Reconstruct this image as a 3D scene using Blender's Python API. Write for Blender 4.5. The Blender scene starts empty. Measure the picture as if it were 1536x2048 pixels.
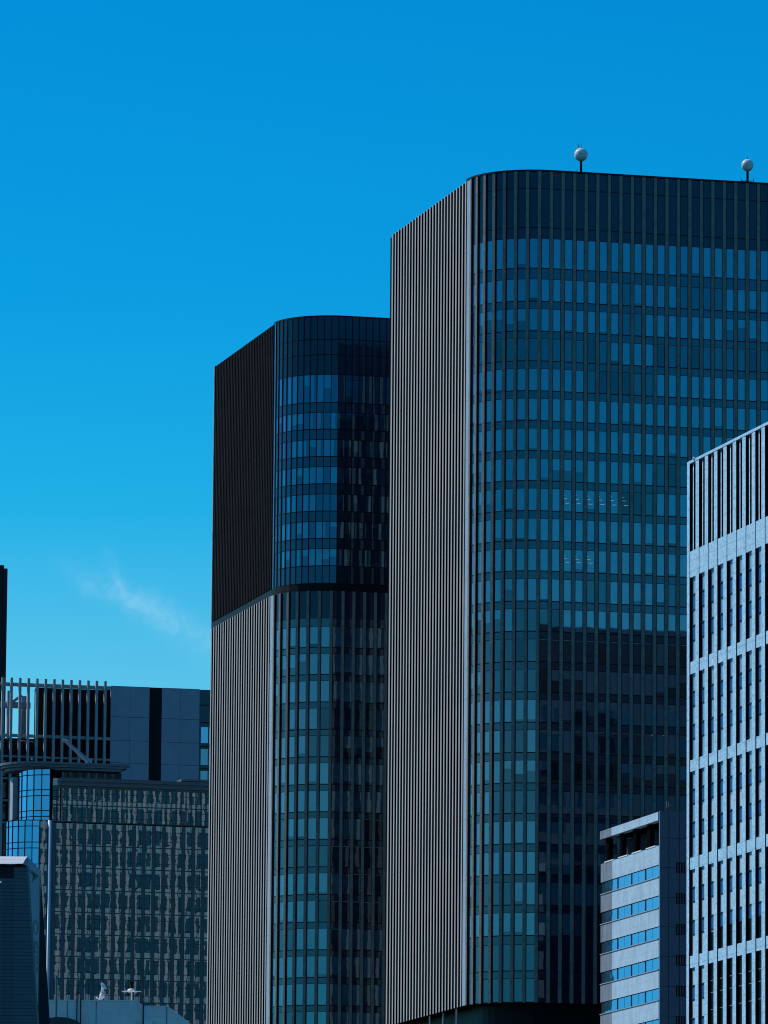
import bpy, math, random
from mathutils import Vector, Matrix

# ------------------------------------------------------------------ camera
FPX, PITCH, ROLL = 13400.0, math.radians(8.49), 0.0081      # focal length in photo pixels (1536 x 2048)
FW = Vector((0, math.cos(PITCH), math.sin(PITCH)))
R0 = Vector((1, 0, 0)); U0 = Vector((0, -math.sin(PITCH), math.cos(PITCH)))
RT = R0*math.cos(ROLL) + U0*math.sin(ROLL)
UP = U0*math.cos(ROLL) - R0*math.sin(ROLL)
EYE = Vector((0, 0, 1.7))
sc = bpy.context.scene
COL = sc.collection
cam = bpy.data.cameras.new('camera'); cam_ob = bpy.data.objects.new('camera', cam); COL.objects.link(cam_ob)
cam.sensor_fit = 'VERTICAL'; cam.sensor_height = 36.0; cam.lens = FPX/2048*36.0
cam.clip_start = 1.0; cam.clip_end = 20000
M = Matrix.Identity(4)
for i in range(3):
    M[i][0] = RT[i]; M[i][1] = UP[i]; M[i][2] = -FW[i]; M[i][3] = EYE[i]
cam_ob.matrix_world = M
sc.camera = cam_ob

def at(x, y, Y):
    d = FW + RT*((x-768)/FPX) - UP*((y-1024)/FPX)
    return EYE + d*(Y/d.y)
def proj(P):
    d = P - EYE
    return 768 + FPX*d.dot(RT)/d.dot(FW), 1024 - FPX*d.dot(UP)/d.dot(FW)

# ------------------------------------------------------------------ world and sun
SUN_AZ, SUN_EL = math.radians(30), math.radians(44)         # azimuth measured from -X towards +Y
SUN = Vector((-math.cos(SUN_AZ)*math.cos(SUN_EL), math.sin(SUN_AZ)*math.cos(SUN_EL), math.sin(SUN_EL)))
w = bpy.data.worlds.new('World'); sc.world = w; w.use_nodes = True
nt = w.node_tree; nt.nodes.clear()
def N(t, **k):
    n = nt.nodes.new(t)
    for a, b in k.items(): setattr(n, a, b)
    return n
def math_(op, a, b=None, c=None):
    n = N('ShaderNodeMath', operation=op)
    for i, v in enumerate((a, b, c)):
        if v is None: continue
        if isinstance(v, (int, float)): n.inputs[i].default_value = v
        else: nt.links.new(v, n.inputs[i])
    return n.outputs[0]
sky = N('ShaderNodeTexSky', sky_type='NISHITA', sun_disc=False, sun_elevation=SUN_EL,
        sun_rotation=math.atan2(SUN.x, SUN.y), altitude=0, air_density=1.0, dust_density=0.3, ozone_density=3.0)
# a thin wisp of cirrus low in the sky
geo = N('ShaderNodeTexCoord'); sep = N('ShaderNodeSeparateXYZ'); nt.links.new(geo.outputs['Generated'], sep.inputs[0])
az = math_('MULTIPLY', math_('ARCTAN2', sep.outputs[0], sep.outputs[1]), 180/math.pi)
el = math_('MULTIPLY', math_('ARCSINE', sep.outputs[2]), 180/math.pi)
# the deep azure of the sky: a tint that pales towards the horizon (halved in the ramp, doubled after it)
ramp = N('ShaderNodeValToRGB'); nt.links.new(math_('DIVIDE', el, 90.0), ramp.inputs[0])
SKY = ((4.5, (.16, 1.0, 1.30)), (6.4, (.42, 1.22, 1.37)), (8.5, (.05, 1.00, 1.34)), (10.3, (.014, .86, 1.32)), (13.2, (.004, .79, 1.29)),
       (30, (.09, .68, 1.18)), (60, (.16, .71, 1.16)))
while len(ramp.color_ramp.elements) < len(SKY): ramp.color_ramp.elements.new(.5)
for e_, (p_, c_) in zip(ramp.color_ramp.elements, SKY): e_.position = p_/90; e_.color = (*[q/2 for q in c_], 1)
dbl = N('ShaderNodeVectorMath', operation='SCALE'); dbl.inputs['Scale'].default_value = 2.0; nt.links.new(ramp.outputs[0], dbl.inputs[0])
tint = N('ShaderNodeMix', data_type='RGBA', blend_type='MULTIPLY'); tint.inputs[0].default_value = 1.0
nt.links.new(sky.outputs[0], tint.inputs[6]); nt.links.new(dbl.outputs[0], tint.inputs[7])
com = N('ShaderNodeCombineXYZ'); nt.links.new(az, com.inputs[0]); nt.links.new(el, com.inputs[1])
def noise(scale, detail, src, dist=0.0, rough=.5):
    n = N('ShaderNodeTexNoise'); n.inputs['Scale'].default_value = scale; n.inputs['Detail'].default_value = detail
    n.inputs['Roughness'].default_value = rough; n.inputs['Distortion'].default_value = dist
    nt.links.new(src, n.inputs['Vector']); return n
warp = noise(1.6, 3, com.outputs[0])
def sky_ae(px, py):
    d = (at(px, py, 1000) - EYE).normalized()
    return math.degrees(math.atan2(d.x, d.y)), math.degrees(math.asin(d.z))
def streak(p0, p1, width, amp):
    a0, e0 = sky_ae(*p0); a1, e1 = sky_ae(*p1)
    L = math.hypot(a1-a0, e1-e0); ux, uy = (a1-a0)/L, (e1-e0)/L
    wx = math_('MULTIPLY', math_('SUBTRACT', warp.outputs['Fac'], .5), amp)
    da = math_('SUBTRACT', az, a0); de = math_('ADD', math_('SUBTRACT', el, e0), wx)
    t = math_('DIVIDE', math_('ADD', math_('MULTIPLY', da, ux), math_('MULTIPLY', de, uy)), L)
    q = math_('DIVIDE', math_('ADD', math_('MULTIPLY', da, -uy), math_('MULTIPLY', de, ux)), width)
    g = math_('POWER', 2.718, math_('MULTIPLY', math_('MULTIPLY', q, q), -1.0))
    tt = math_('MULTIPLY', math_('SUBTRACT', t, .55), 1.75)
    h = math_('POWER', 2.718, math_('MULTIPLY', math_('POWER', math_('ABSOLUTE', tt), 4.0), -1.0))
    return math_('MULTIPLY', g, h)
s1 = streak((225, 1165), (490, 1335), .11, .42)
s2 = streak((140, 1140), (330, 1250), .09, .35)
s3 = streak((214, 1100), (262, 1225), .06, .22)
fine = noise(5.0, 8, com.outputs[0], 1.2, .65)
cl = math_('ADD', math_('ADD', s1, math_('MULTIPLY', s2, .8)), math_('MULTIPLY', s3, .75))
cl = math_('MULTIPLY', cl, math_('SUBTRACT', math_('MULTIPLY', fine.outputs['Fac'], 2.2), .6))
cl = math_('MINIMUM', math_('MAXIMUM', math_('MULTIPLY', cl, .23), 0.0), .5)
cloud = N('ShaderNodeMix', data_type='RGBA'); nt.links.new(cl, cloud.inputs[0])
nt.links.new(tint.outputs[2], cloud.inputs[6]); cloud.inputs[7].default_value = (6.0, 9.5, 11.5, 1)
bg = N('ShaderNodeBackground'); bg.inputs['Strength'].default_value = 0.085
nt.links.new(cloud.outputs[2], bg.inputs['Color'])
out = N('ShaderNodeOutputWorld'); nt.links.new(bg.outputs[0], out.inputs['Surface'])

sl = bpy.data.lights.new('sun', 'SUN'); sl.energy = 3.6; sl.angle = math.radians(.5); sl.color = (1.0, .98, .95)
so = bpy.data.objects.new('sun', sl); COL.objects.link(so)
so.rotation_euler = SUN.to_track_quat('Z', 'Y').to_euler(); so.location = (0, 0, 400)
sc.view_settings.view_transform = 'Standard'; sc.view_settings.look = 'None'
sc.view_settings.exposure = 0.0; sc.view_settings.gamma = 1.0
sc.render.engine = 'CYCLES'
sc.cycles.max_bounces = 6; sc.cycles.glossy_bounces = 3; sc.cycles.diffuse_bounces = 3
sc.cycles.sample_clamp_indirect = 6.0
sc.cycles.pixel_filter_type = 'BLACKMAN_HARRIS'; sc.cycles.filter_width = 1.05

# ------------------------------------------------------------------ materials
def mat(name, col, rough=.6, spec=.3, metal=0.0, var=0.0, vscale=.6, stretch=(1, 1, 1), bump=0.0, bscale=3.0,
        joints=None, gloss=0.0, gcol=(1, 1, 1), wave=0.0, wscale=.6, grough=.02, fres=False):
    """var: noise variation of the base colour; joints: (period_z, depth) thin dark horizontal joints;
    gloss: share of mirror reflection (coated glass); wave: waviness of the panes."""
    m = bpy.data.materials.new(name); m.use_nodes = True
    t = m.node_tree; b = t.nodes['Principled BSDF']; o = t.nodes['Material Output']
    b.inputs['Base Color'].default_value = (*col, 1); b.inputs['Roughness'].default_value = rough
    b.inputs['Specular IOR Level'].default_value = spec; b.inputs['Metallic'].default_value = metal
    tc = t.nodes.new('ShaderNodeTexCoord'); mp = t.nodes.new('ShaderNodeMapping'); mp.inputs['Scale'].default_value = stretch
    t.links.new(tc.outputs['Object'], mp.inputs['Vector'])
    src = None
    if var:
        n = t.nodes.new('ShaderNodeTexNoise'); n.inputs['Scale'].default_value = vscale
        n.inputs['Detail'].default_value = 5; n.inputs['Roughness'].default_value = .65
        t.links.new(mp.outputs[0], n.inputs['Vector'])
        r = t.nodes.new('ShaderNodeMapRange'); r.inputs['From Min'].default_value = .3; r.inputs['From Max'].default_value = .7
        r.inputs['To Min'].default_value = 1-var; r.inputs['To Max'].default_value = 1+var
        t.links.new(n.outputs['Fac'], r.inputs['Value'])
        x = t.nodes.new('ShaderNodeMix'); x.data_type = 'RGBA'; x.blend_type = 'MULTIPLY'; x.inputs[0].default_value = 1
        x.inputs[6].default_value = (*col, 1); t.links.new(r.outputs[0], x.inputs[7]); src = x.outputs[2]
    if joints:
        per, dep = joints
        s = t.nodes.new('ShaderNodeSeparateXYZ'); t.links.new(tc.outputs['Object'], s.inputs[0])
        a = t.nodes.new('ShaderNodeMath'); a.operation = 'FRACT'
        d = t.nodes.new('ShaderNodeMath'); d.operation = 'DIVIDE'; d.inputs[1].default_value = per
        t.links.new(s.outputs[2], d.inputs[0]); t.links.new(d.outputs[0], a.inputs[0])
        c = t.nodes.new('ShaderNodeMath'); c.operation = 'LESS_THAN'; c.inputs[1].default_value = min(.07/per, .16)
        t.links.new(a.outputs[0], c.inputs[0])
        x = t.nodes.new('ShaderNodeMix'); x.data_type = 'RGBA'; x.blend_type = 'MULTIPLY'
        t.links.new(c.outputs[0], x.inputs[0])
        if src: t.links.new(src, x.inputs[6])
        else: x.inputs[6].default_value = (*col, 1)
        x.inputs[7].default_value = (dep, dep, dep, 1); src = x.outputs[2]
    if src: t.links.new(src, b.inputs['Base Color'])
    if bump:
        n = t.nodes.new('ShaderNodeTexNoise'); n.inputs['Scale'].default_value = bscale; n.inputs['Detail'].default_value = 4
        t.links.new(mp.outputs[0], n.inputs['Vector'])
        bm = t.nodes.new('ShaderNodeBump'); bm.inputs['Strength'].default_value = 1; bm.inputs['Distance'].default_value = bump
        t.links.new(n.outputs['Fac'], bm.inputs['Height']); t.links.new(bm.outputs[0], b.inputs['Normal'])
    if gloss:
        g = t.nodes.new('ShaderNodeBsdfGlossy'); g.inputs['Color'].default_value = (*gcol, 1); g.inputs['Roughness'].default_value = grough
        if wave:
            n = t.nodes.new('ShaderNodeTexNoise'); n.inputs['Scale'].default_value = wscale; n.inputs['Detail'].default_value = 1
            t.links.new(mp.outputs[0], n.inputs['Vector'])
            bm = t.nodes.new('ShaderNodeBump'); bm.inputs['Strength'].default_value = 1; bm.inputs['Distance'].default_value = wave
            t.links.new(n.outputs['Fac'], bm.inputs['Height']); t.links.new(bm.outputs[0], g.inputs['Normal'])
        mx = t.nodes.new('ShaderNodeMixShader')
        if fres:
            lw = t.nodes.new('ShaderNodeLayerWeight'); lw.inputs['Blend'].default_value = .35
            rr = t.nodes.new('ShaderNodeMapRange'); rr.inputs['To Min'].default_value = gloss; rr.inputs['To Max'].default_value = 1
            t.links.new(lw.outputs['Fresnel'], rr.inputs['Value']); t.links.new(rr.outputs[0], mx.inputs[0])
        else: mx.inputs[0].default_value = gloss
        t.links.new(b.outputs[0], mx.inputs[1]); t.links.new(g.outputs[0], mx.inputs[2]); t.links.new(mx.outputs[0], o.inputs['Surface'])
    return m

GT = (.55, .80, .96)
R1STONE = mat('rear_stone_dark', (.20, .20, .18), .75, .2, var=.18, vscale=.9)
RSTONE = mat('rear_stone', (.29, .31, .31), .75, .2, var=.18, vscale=.9)
STONE = mat('beige_stone', (.235, .22, .195), .75, .2, var=.22, vscale=.9, joints=(1.35, .7), bump=.02, bscale=2)
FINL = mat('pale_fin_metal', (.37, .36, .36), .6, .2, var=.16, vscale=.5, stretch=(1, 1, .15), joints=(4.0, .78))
FIND = mat('shaded_flank', (.006, .007, .010), .9, .02)  # shade on the fin and pier flanks, put into the colour
MATTE = mat('matt_black', (.005, .005, .007), 1.0, .0)
DFIN = mat('charcoal_fin', (.022, .021, .024), .9, .02, var=.2, vscale=.3, joints=(8.2, .5))
BLACK = mat('black_metal', (.006, .007, .010), .55, .15)
HEADB = mat('blind_headbox', (.30, .42, .46), .5, .3)
RSPAN = mat('rear_spandrel', (.16, .30, .34), .4, .3)  # lighter than the front spandrels: sunlight put into the rear colour
SPANB = mat('blue_spandrel_glass', (.002, .012, .03), .25, .3, gloss=.085, gcol=(.35, .68, 1.0))
SPAN = mat('spandrel_glass', (.004, .018, .045), .25, .3, gloss=.095, gcol=GT, var=.08, vscale=.3)
TOPP = mat('parapet_glass', (.003, .014, .045), .25, .3, gloss=.02, gcol=GT)
BL = [mat('pane_tone_%s' % n, c, .5, .2, gloss=.25, gcol=GT, wave=.004, wscale=.5, var=.06, vscale=.4) for n, c in
      (('pale', (.045, .125, .175)), ('teal', (.035, .10, .145)), ('deep', (.014, .045, .085)))]
PANE = mat('tinted_pane', (.002, .012, .03), .3, .2, gloss=.15, gcol=GT, wave=.004, wscale=.5)
PAND = mat('dark_pane', (.001, .004, .01), .3, .2, gloss=.10, gcol=GT, wave=.004, wscale=.5)
BLUEP = mat('blue_curtain_glass', (.003, .018, .04), .3, .2, gloss=.16, gcol=(.35, .68, 1.0), wave=.003, wscale=.5)
BLUEB = mat('blue_pane_with_blind', (.012, .05, .09), .4, .2, gloss=.25, gcol=(.4, .75, 1.0), wave=.003, wscale=.5)
CORE = mat('dark_core', (.006, .007, .010), 1.0, .0)
RAIL = mat('dark_rail', (.004, .006, .010), .5, .2)
WHITE = mat('white_paint', (.8, .8, .78), .5, .3)
GREYM = mat('grey_metal', (.35, .37, .40), .45, .4, var=.1, vscale=2)

# ------------------------------------------------------------------ mesh builder
class MB:
    def __init__(s, *mats): s.v = []; s.f = []; s.m = []; s.mats = list(mats); s.sm = False
    def mi(s, m):
        if m not in s.mats: s.mats.append(m)
        return s.mats.index(m)
    def face(s, pts, m=None):
        b = len(s.v); s.v += [Vector(p) for p in pts]; s.f.append(list(range(b, b+len(pts)))); s.m.append(s.mi(m) if m else 0)
    def box(s, O, u, v, a0, a1, b0, b1, z0, z1, m=None, mf=None, ml=None, mr=None):
        """box in the frame O,u,v; mf/ml/mr: material of the -v, -u, +u side"""
        P = lambda a, b, z: Vector((O.x+u.x*a+v.x*b, O.y+u.y*a+v.y*b, z))
        c = [P(a0, b0, z0), P(a1, b0, z0), P(a1, b1, z0), P(a0, b1, z0), P(a0, b0, z1), P(a1, b0, z1), P(a1, b1, z1), P(a0, b1, z1)]
        b = len(s.v); s.v += c; k = s.mi(m) if m else 0
        for q, mm in (((3, 2, 1, 0), None), ((4, 5, 6, 7), None), ((0, 1, 5, 4), mf), ((1, 2, 6, 5), mr), ((2, 3, 7, 6), None), ((3, 0, 4, 7), ml)):
            s.f.append([b+i for i in q]); s.m.append(s.mi(mm) if mm else k)
    def prism(s, pts, z0, z1, m=None, mtop=None):
        b = len(s.v); n = len(pts); k = s.mi(m) if m else 0
        for z in (z0, z1): s.v += [Vector((p[0], p[1], z)) for p in pts]
        for i in range(n):
            j = (i+1) % n; s.f.append([b+i, b+j, b+n+j, b+n+i]); s.m.append(k)
        s.f.append([b+n+i for i in range(n)]); s.m.append(s.mi(mtop) if mtop else k)
        s.f.append([b+i for i in reversed(range(n))]); s.m.append(k)
    def tube(s, path, r, n=8, m=None, r1=None):
        k = s.mi(m) if m else 0; path = [Vector(p) for p in path]; r1 = r if r1 is None else r1; rings = []
        for i, p in enumerate(path):
            d = (path[min(i+1, len(path)-1)] - path[max(i-1, 0)]).normalized()
            a = d.orthogonal().normalized(); c = d.cross(a); rr = r + (r1-r)*i/(len(path)-1)
            b = len(s.v); s.v += [p + (a*math.cos(t*2*math.pi/n) + c*math.sin(t*2*math.pi/n))*rr for t in range(n)]; rings.append(b)
        for i in range(len(rings)-1):
            for t in range(n):
                q = (t+1) % n; s.f.append([rings[i]+t, rings[i]+q, rings[i+1]+q, rings[i+1]+t]); s.m.append(k)
        s.f.append([rings[0]+t for t in reversed(range(n))]); s.m.append(k)
        s.f.append([rings[-1]+t for t in range(n)]); s.m.append(k)
    def lathe(s, c, prof, n=24, axis=None, m=None):
        k = s.mi(m) if m else 0; ax = Vector(axis or (0, 0, 1)).normalized(); a = ax.orthogonal().normalized(); d = ax.cross(a); rings = []
        for r, h in prof:
            b = len(s.v); s.v += [Vector(c) + ax*h + (a*math.cos(t*2*math.pi/n) + d*math.sin(t*2*math.pi/n))*max(r, 1e-4) for t in range(n)]; rings.append(b)
        for i in range(len(rings)-1):
            for t in range(n):
                q = (t+1) % n; s.f.append([rings[i]+t, rings[i]+q, rings[i+1]+q, rings[i+1]+t]); s.m.append(k)
    def build(s, name, parent=None, smooth=False, kind=None, label=None):
        root = parent
        base = Vector((0, 0, 0))
        q = parent
        while q is not None: base += q.location; q = q.parent
        me = bpy.data.meshes.new(name); me.from_pydata([tuple(x-base) for x in s.v], [], s.f)
        for m in s.mats: me.materials.append(m)
        me.polygons.foreach_set('material_index', s.m)
        if smooth: me.polygons.foreach_set('use_smooth', [True]*len(s.f))
        me.update()
        o = bpy.data.objects.new(name, me); COL.objects.link(o)
        if parent is not None: o.parent = parent
        if kind: o['kind'] = kind
        if label: o['label'] = label
        return o

def thing(name, label, cat, loc, group=None):
    o = bpy.data.objects.new(name, None); COL.objects.link(o); o.location = Vector(loc)
    o.empty_display_size = 1; o['label'] = label; o['category'] = cat
    if group: o['group'] = group
    return o
def tag(o, label, cat, group=None):
    o['label'] = label; o['category'] = cat
    if group: o['group'] = group
    return o

def windows_out(items, name, parent):
    """items: (mesh builder, size in view); the hundred largest become parts, the rest one part"""
    items.sort(key=lambda q: -q[1])
    for b, _ in items[:100]: b.build(name, parent)
    if len(items) > 100:
        r = MB()
        for b, _ in items[100:]:
            o = len(r.v); r.v += b.v
            for f, m in zip(b.f, b.m): r.f.append([i+o for i in f]); r.m.append(r.mi(b.mats[m]))
        r.build(name, parent, kind='stuff')

def frame(th):
    return Vector((math.cos(th), math.sin(th), 0)), Vector((-math.sin(th), math.cos(th), 0))
TH = math.radians(14.4)
U, V = frame(TH)
flat = lambda p: Vector((p.x, p.y, 0))

# ------------------------------------------------------------------ ground
g = MB(mat('asphalt', (.05, .05, .052), .9, .2, var=.25, vscale=.05))
g.face([(-4000, -2000, 0), (4000, -2000, 0), (4000, 7000, 0), (-4000, 7000, 0)])
o = g.build('ground', kind='structure')

# ------------------------------------------------------------------ curved office towers
class Outline:
    """facade line of a rounded tower: arc from the left face round to the flat front, as bay points"""
    def __init__(s, P, R, narc, bay, nflat):
        s.P = P; s.R = R; s.C = P + U*R; s.pts = []; s.nrm = []
        for i in range(narc+1):
            a = math.pi/2*i/narc; d = -U*math.cos(a) - V*math.sin(a); s.pts.append(s.C + d*R); s.nrm.append(d)
        for i in range(1, nflat+1): s.pts.append(s.C - V*R + U*bay*i); s.nrm.append(-V)
        s.narc = narc
    def off(s, i, d): return s.pts[i] + s.nrm[i]*d

rng = random.Random(7)
def pane_faces(b, A, B, z0, z1, d, n, splits):
    """splits: list of (z_top_fraction, material) from the top down"""
    zt = z1; j0, j1 = rng.uniform(-.004, .004), rng.uniform(-.004, .004); n0, n1 = n*(d+j0), n*(d+j1)
    for fr, m in splits:
        zb = z1 - (z1-z0)*fr
        b.face([(A.x+n0.x, A.y+n0.y, zb), (B.x+n1.x, B.y+n1.y, zb), (B.x+n1.x, B.y+n1.y, zt), (A.x+n0.x, A.y+n0.y, zt)], m); zt = zb

def strip(b, ol, i0, i1, z0, z1, d, m=None, thick=.0):
    for i in range(i0, i1):
        a, c = ol.off(i, d), ol.off(i+1, d)
        b.face([(a.x, a.y, z0), (c.x, c.y, z0), (c.x, c.y, z1), (a.x, a.y, z1)], m)
        if thick:
            a2, c2 = ol.off(i, d-thick), ol.off(i+1, d-thick)
            b.face([(a2.x, a2.y, z0), (c2.x, c2.y, z0), (c.x, c.y, z0), (a.x, a.y, z0)], m)
            b.face([(a.x, a.y, z1), (c.x, c.y, z1), (c2.x, c2.y, z1), (a2.x, a2.y, z1)], m)

def body_poly(ol, depth, width, inset):
    P, R, C = ol.P, ol.R, ol.C
    pts = [P + V*depth + U*inset - V*inset, ]
    for i in range(9):
        a = math.pi/2*i/8; pts.append(C + (-U*math.cos(a) - V*math.sin(a))*(R-inset))
    pts += [C - V*(R-inset) + U*(width-R), P + V*(depth-inset) + U*width]
    return pts

def bays(root, ol, rows, nb, rng, pil=.43, stone=True, visible=None):
    """rows: (window z0, z1, next spandrel top, style)"""
    items = []
    for (z0, z1, zs, style) in rows:
        sp = MB(SPAN if style != 'blue' else SPANB); lo = MB(RAIL); hi = MB(RAIL)
        strip(sp, ol, 0, nb, z1, zs, .02)
        strip(lo, ol, 0, nb, z0-.10, z0+.03, .07, RAIL, .08)
        if style == 'blue': strip(hi, ol, 0, nb, z1-.03, z1+.06, .07, RAIL, .08)
        else: strip(hi, ol, 0, nb, z1-.02, z1+.04, .05, RAIL, .06)
        spo = sp.build('spandrel_band', root); lo.build('transom', spo); hi.build('transom', spo)
        state = rng.random()
        rowdark = rng.random() < .16
        run = None
        for i in range(nb):
            if run is None or run[1] <= 0:
                p = rng.random(); k = rng.randint(1, 6)
                if rowdark: run = ['dark' if p < .7 else 'full', k]
                else: run = ['full' if p < .70 else ('half' if p < .84 else 'dark'), k]
            run[1] -= 1
            st = run[0] if not (style == 'office' and zs == z1) else 'full'
            if style == 'tall': st = 'dark'
            A, B = ol.pts[i], ol.pts[i+1]; n = (ol.nrm[i]+ol.nrm[i+1]).normalized()
            b = MB()
            if style == 'blue':
                q = rng.random()
                mm = BLUEB if q < .55 else BLUEP
                T = (B-A)
                if q < .18:
                    M1 = A + T*rng.uniform(.3, .7)
                    pane_faces(b, A, M1, z0, z1, 0, n, [(1, BLUEB)]); pane_faces(b, M1, B, z0, z1, 0, n, [(1, BLUEP)])
                elif q > .85: pane_faces(b, A, B, z0, z1, 0, n, [(rng.uniform(.3, .8), BLUEB), (1, BLUEP)])
                else: pane_faces(b, A, B, z0, z1, 0, n, [(1, mm)])
            else:
                bm = rng.choices(BL, (.45, .33, .22))[0]
                dk = PANE if rng.random() < .75 else PAND
                if st == 'full': spl = [(1, bm)] if rng.random() < .8 else [(rng.uniform(.82, .95), bm), (1, dk)]
                elif st == 'half': spl = [(rng.uniform(.35, .75), bm), (1, dk)]
                else: spl = [(1, dk)]
                if st == 'dark' and rowdark and style == 'office': spl = [(.035, HEADB)] + spl
                if style == 'tall': spl = [(1, PANE)]
                pane_faces(b, A, B, z0, z1, 0, n, spl)
            p0 = proj(Vector((A.x, A.y, z0))); p1 = proj(Vector((B.x, B.y, z1)))
            ar = abs((p1[0]-p0[0])*(p1[1]-p0[1]))
            if p0[0] > 1536 or p0[1] > 2048 or (visible and not visible((p0[0]+p1[0])/2, (p0[1]+p1[1])/2)): ar = 0
            items.append((b, ar))
    windows_out(items, 'window', root)

def pilasters(root, ol, idx, zb, zt, wd, m, d0=-.05, d1=.22, gap=.10):
    for i in idx:
        n = ol.nrm[i]; t = Vector((-n.y, n.x, 0))
        b = MB(m, RAIL)
        b.box(ol.pts[i], t, -n, -wd/2, wd/2, -d1, -d0, zb, zt, m)
        p = b.build('pilaster', root)
        k = MB(RAIL); k.box(ol.pts[i], t, -n, wd/2+.003, wd/2+gap, -d1+.06, -d0, zb, zt)
        k.build('joint_strip', p)

def corner_panel(root, ol, zb, zt, m, d=.16):
    """light metal panel closing the pale side towards the curved glass"""
    b = MB(m); strip(b, ol, 0, 1, zb, zt, d, m, .2)
    p, q = ol.off(1, d), ol.off(1, -.1); b.face([(p.x, p.y, zb), (q.x, q.y, zb), (q.x, q.y, zt), (p.x, p.y, zt)], FIND)
    b.build('corner_panel', root)

def rear_side(root, ol, depth, width, z0, z1, storey, st, spn):
    """sunlit back of a tower, seen mirrored in the glass of its neighbours"""
    O = ol.P + V*depth; n = int(width/1.6)
    pb = MB(st); wb = MB(PAND); sb = MB(spn)
    for i in range(n+1): pb.box(O, U, V, i*1.6, i*1.6+.45, -.05, .25, z0, z1)
    z = z0
    while z+storey < z1:
        wb.face([O+U*width+V*.02+Vector((0, 0, z)), O+V*.02+Vector((0, 0, z)), O+V*.02+Vector((0, 0, z+storey*.66)), O+U*width+V*.02+Vector((0, 0, z+storey*.66))])
        sb.box(O, U, V, 0, width, -.04, .08, z+storey*.66, min(z+storey*.97, z1))
        z += storey
    pb.build('rear_pilasters', root, kind='stuff'); wb.build('rear_glazing', root, kind='stuff'); sb.build('rear_spandrels', root, kind='stuff')

def fins(root, ol, Lf, n, zb, zt, m, name='fin', depth=.26, share=.385, frontm=None, inset=0):
    per = Lf/n
    for i in range(n):
        b = MB(m)
        # the outer face looks along -U; the shade of its flanks is put into a dark colour
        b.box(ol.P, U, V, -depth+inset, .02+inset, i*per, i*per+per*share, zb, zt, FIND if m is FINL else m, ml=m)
        b.build(name, root)

# ---------- tall tower on the right
P1 = flat(at(931, 1200, 880)); OL1 = Outline(P1, 9.0, 9, 1.6, 34)
LF1, W1 = 40.4, 9.0+1.6*34
za1 = lambda y: at(1066, y, 873).z
ZT1, ZB1 = at(936, 360, 880).z, at(926, 2012, 880).z
t1 = thing('office_tower', 'tallest dark glass office tower with rounded corner, beige pilasters and two globes on its roof', 'building', (P1.x, P1.y, 0))
b = MB(CORE); b.prism(body_poly(OL1, LF1, W1, .25), ZB1, ZT1-.3); b.build('tower_core', t1)
b = MB(BLACK); b.prism(body_poly(OL1, LF1, W1, 2.2), 0, ZB1); b.build('recessed_base', t1)
b = MB(CORE)
for k in range(14): b.box(P1, U, V, .15, .35, k*3, k*3+2.98, ZB1, ZT1-.2)
b.build('side_wall', t1)
cap = MB(RAIL); strip(cap, OL1, 0, 43, ZT1-.12, ZT1+.10, .26, RAIL, .5); cap.build('roof_coping', t1)
lines = [za1(601)+i*(za1(1140.6)-za1(601))/9 for i in range(-0, 25)]
H1 = lines[0]-lines[1]
zl = [za1(535), za1(601)] + [za1(601)-H1*k for k in range(1, 22)]
zl = [z for z in zl if z > za1(1880)]
top = MB(TOPP, RAIL)
strip(top, OL1, 0, 43, za1(476), ZT1-.1, .02, TOPP)
for y in (377, 455): strip(top, OL1, 0, 43, za1(y), za1(y)+.12, .06, RAIL, .07)
top.build('parapet_band', t1)
rows = []
hw = 44.5/60.5*H1
for k, z in enumerate(zl):
    zt = za1(476) if k == 0 else z+hw
    zs = zl[k-1] if k else za1(476)
    rows.append((z, min(zt, zs), zs, 'office'))
zlast = zl[-1]
rows.append((za1(1941), za1(1889), zlast, 'tall'))
rows.append((ZB1+.1, za1(1957), za1(1941), 'tall'))
def vis1(x, y):
    if x > 1373 and y > 925-(x-1373)*.47: return False
    if x > 1200 and y > 1660-(x-1200)*.33: return False
    return x > 940
bays(t1, OL1, rows, 43, rng, visible=vis1)
pilasters(t1, OL1, range(1, 43), ZB1, ZT1-.02, .44, STONE)
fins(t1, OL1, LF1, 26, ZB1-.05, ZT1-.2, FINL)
CPAN = mat('corner_metal', (.34, .42, .50), .4, .4, var=.08, vscale=.3, joints=(4.0, .6))
corner_panel(t1, OL1, ZB1, ZT1, CPAN)
rear_side(t1, OL1, LF1, W1, 0, ZT1, H1, R1STONE, SPAN)
LAMP = bpy.data.materials.new('ceiling_lamp'); LAMP.use_nodes = True
LAMP.node_tree.nodes['Principled BSDF'].inputs['Emission Color'].default_value = (.8, .95, 1, 1)
LAMP.node_tree.nodes['Principled BSDF'].inputs['Emission Strength'].default_value = .25
def on_flat(px, py, d=.04):
    F = OL1.C - V*9.0 - V*d; r_ = at(px, py, 1000) - EYE; return EYE + r_*((F-EYE).dot(V)/r_.dot(V))
for (x0, n_, ys_) in ((1121, 6, (990, 997, 1006)), (1121, 3, (1111, 1117, 1124)), (1300, 2, (1470, 1478))):
    for r_i, y in enumerate(ys_):
        for k in range(n_):
            x = x0+3+k*23.5+r_i*3; L = 5.5+1.5*r_i
            yy = y+k*.9
            q = [on_flat(x, yy), on_flat(x+L, yy+.2), on_flat(x+L, yy+1.0), on_flat(x, yy+.8)]
            b = MB(LAMP); b.face(q[::-1]); b.build('ceiling_lamp', t1)
# slim columns under the lifted side
for k in (4.2, 11.0, 18.0):
    c = MB(GREYM); c.tube([P1+V*k-U*.0+U*.3+Vector((0, 0, 0)), P1+V*k+U*.3+Vector((0, 0, ZB1-.06))], .13); c.build('column', t1)

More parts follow.
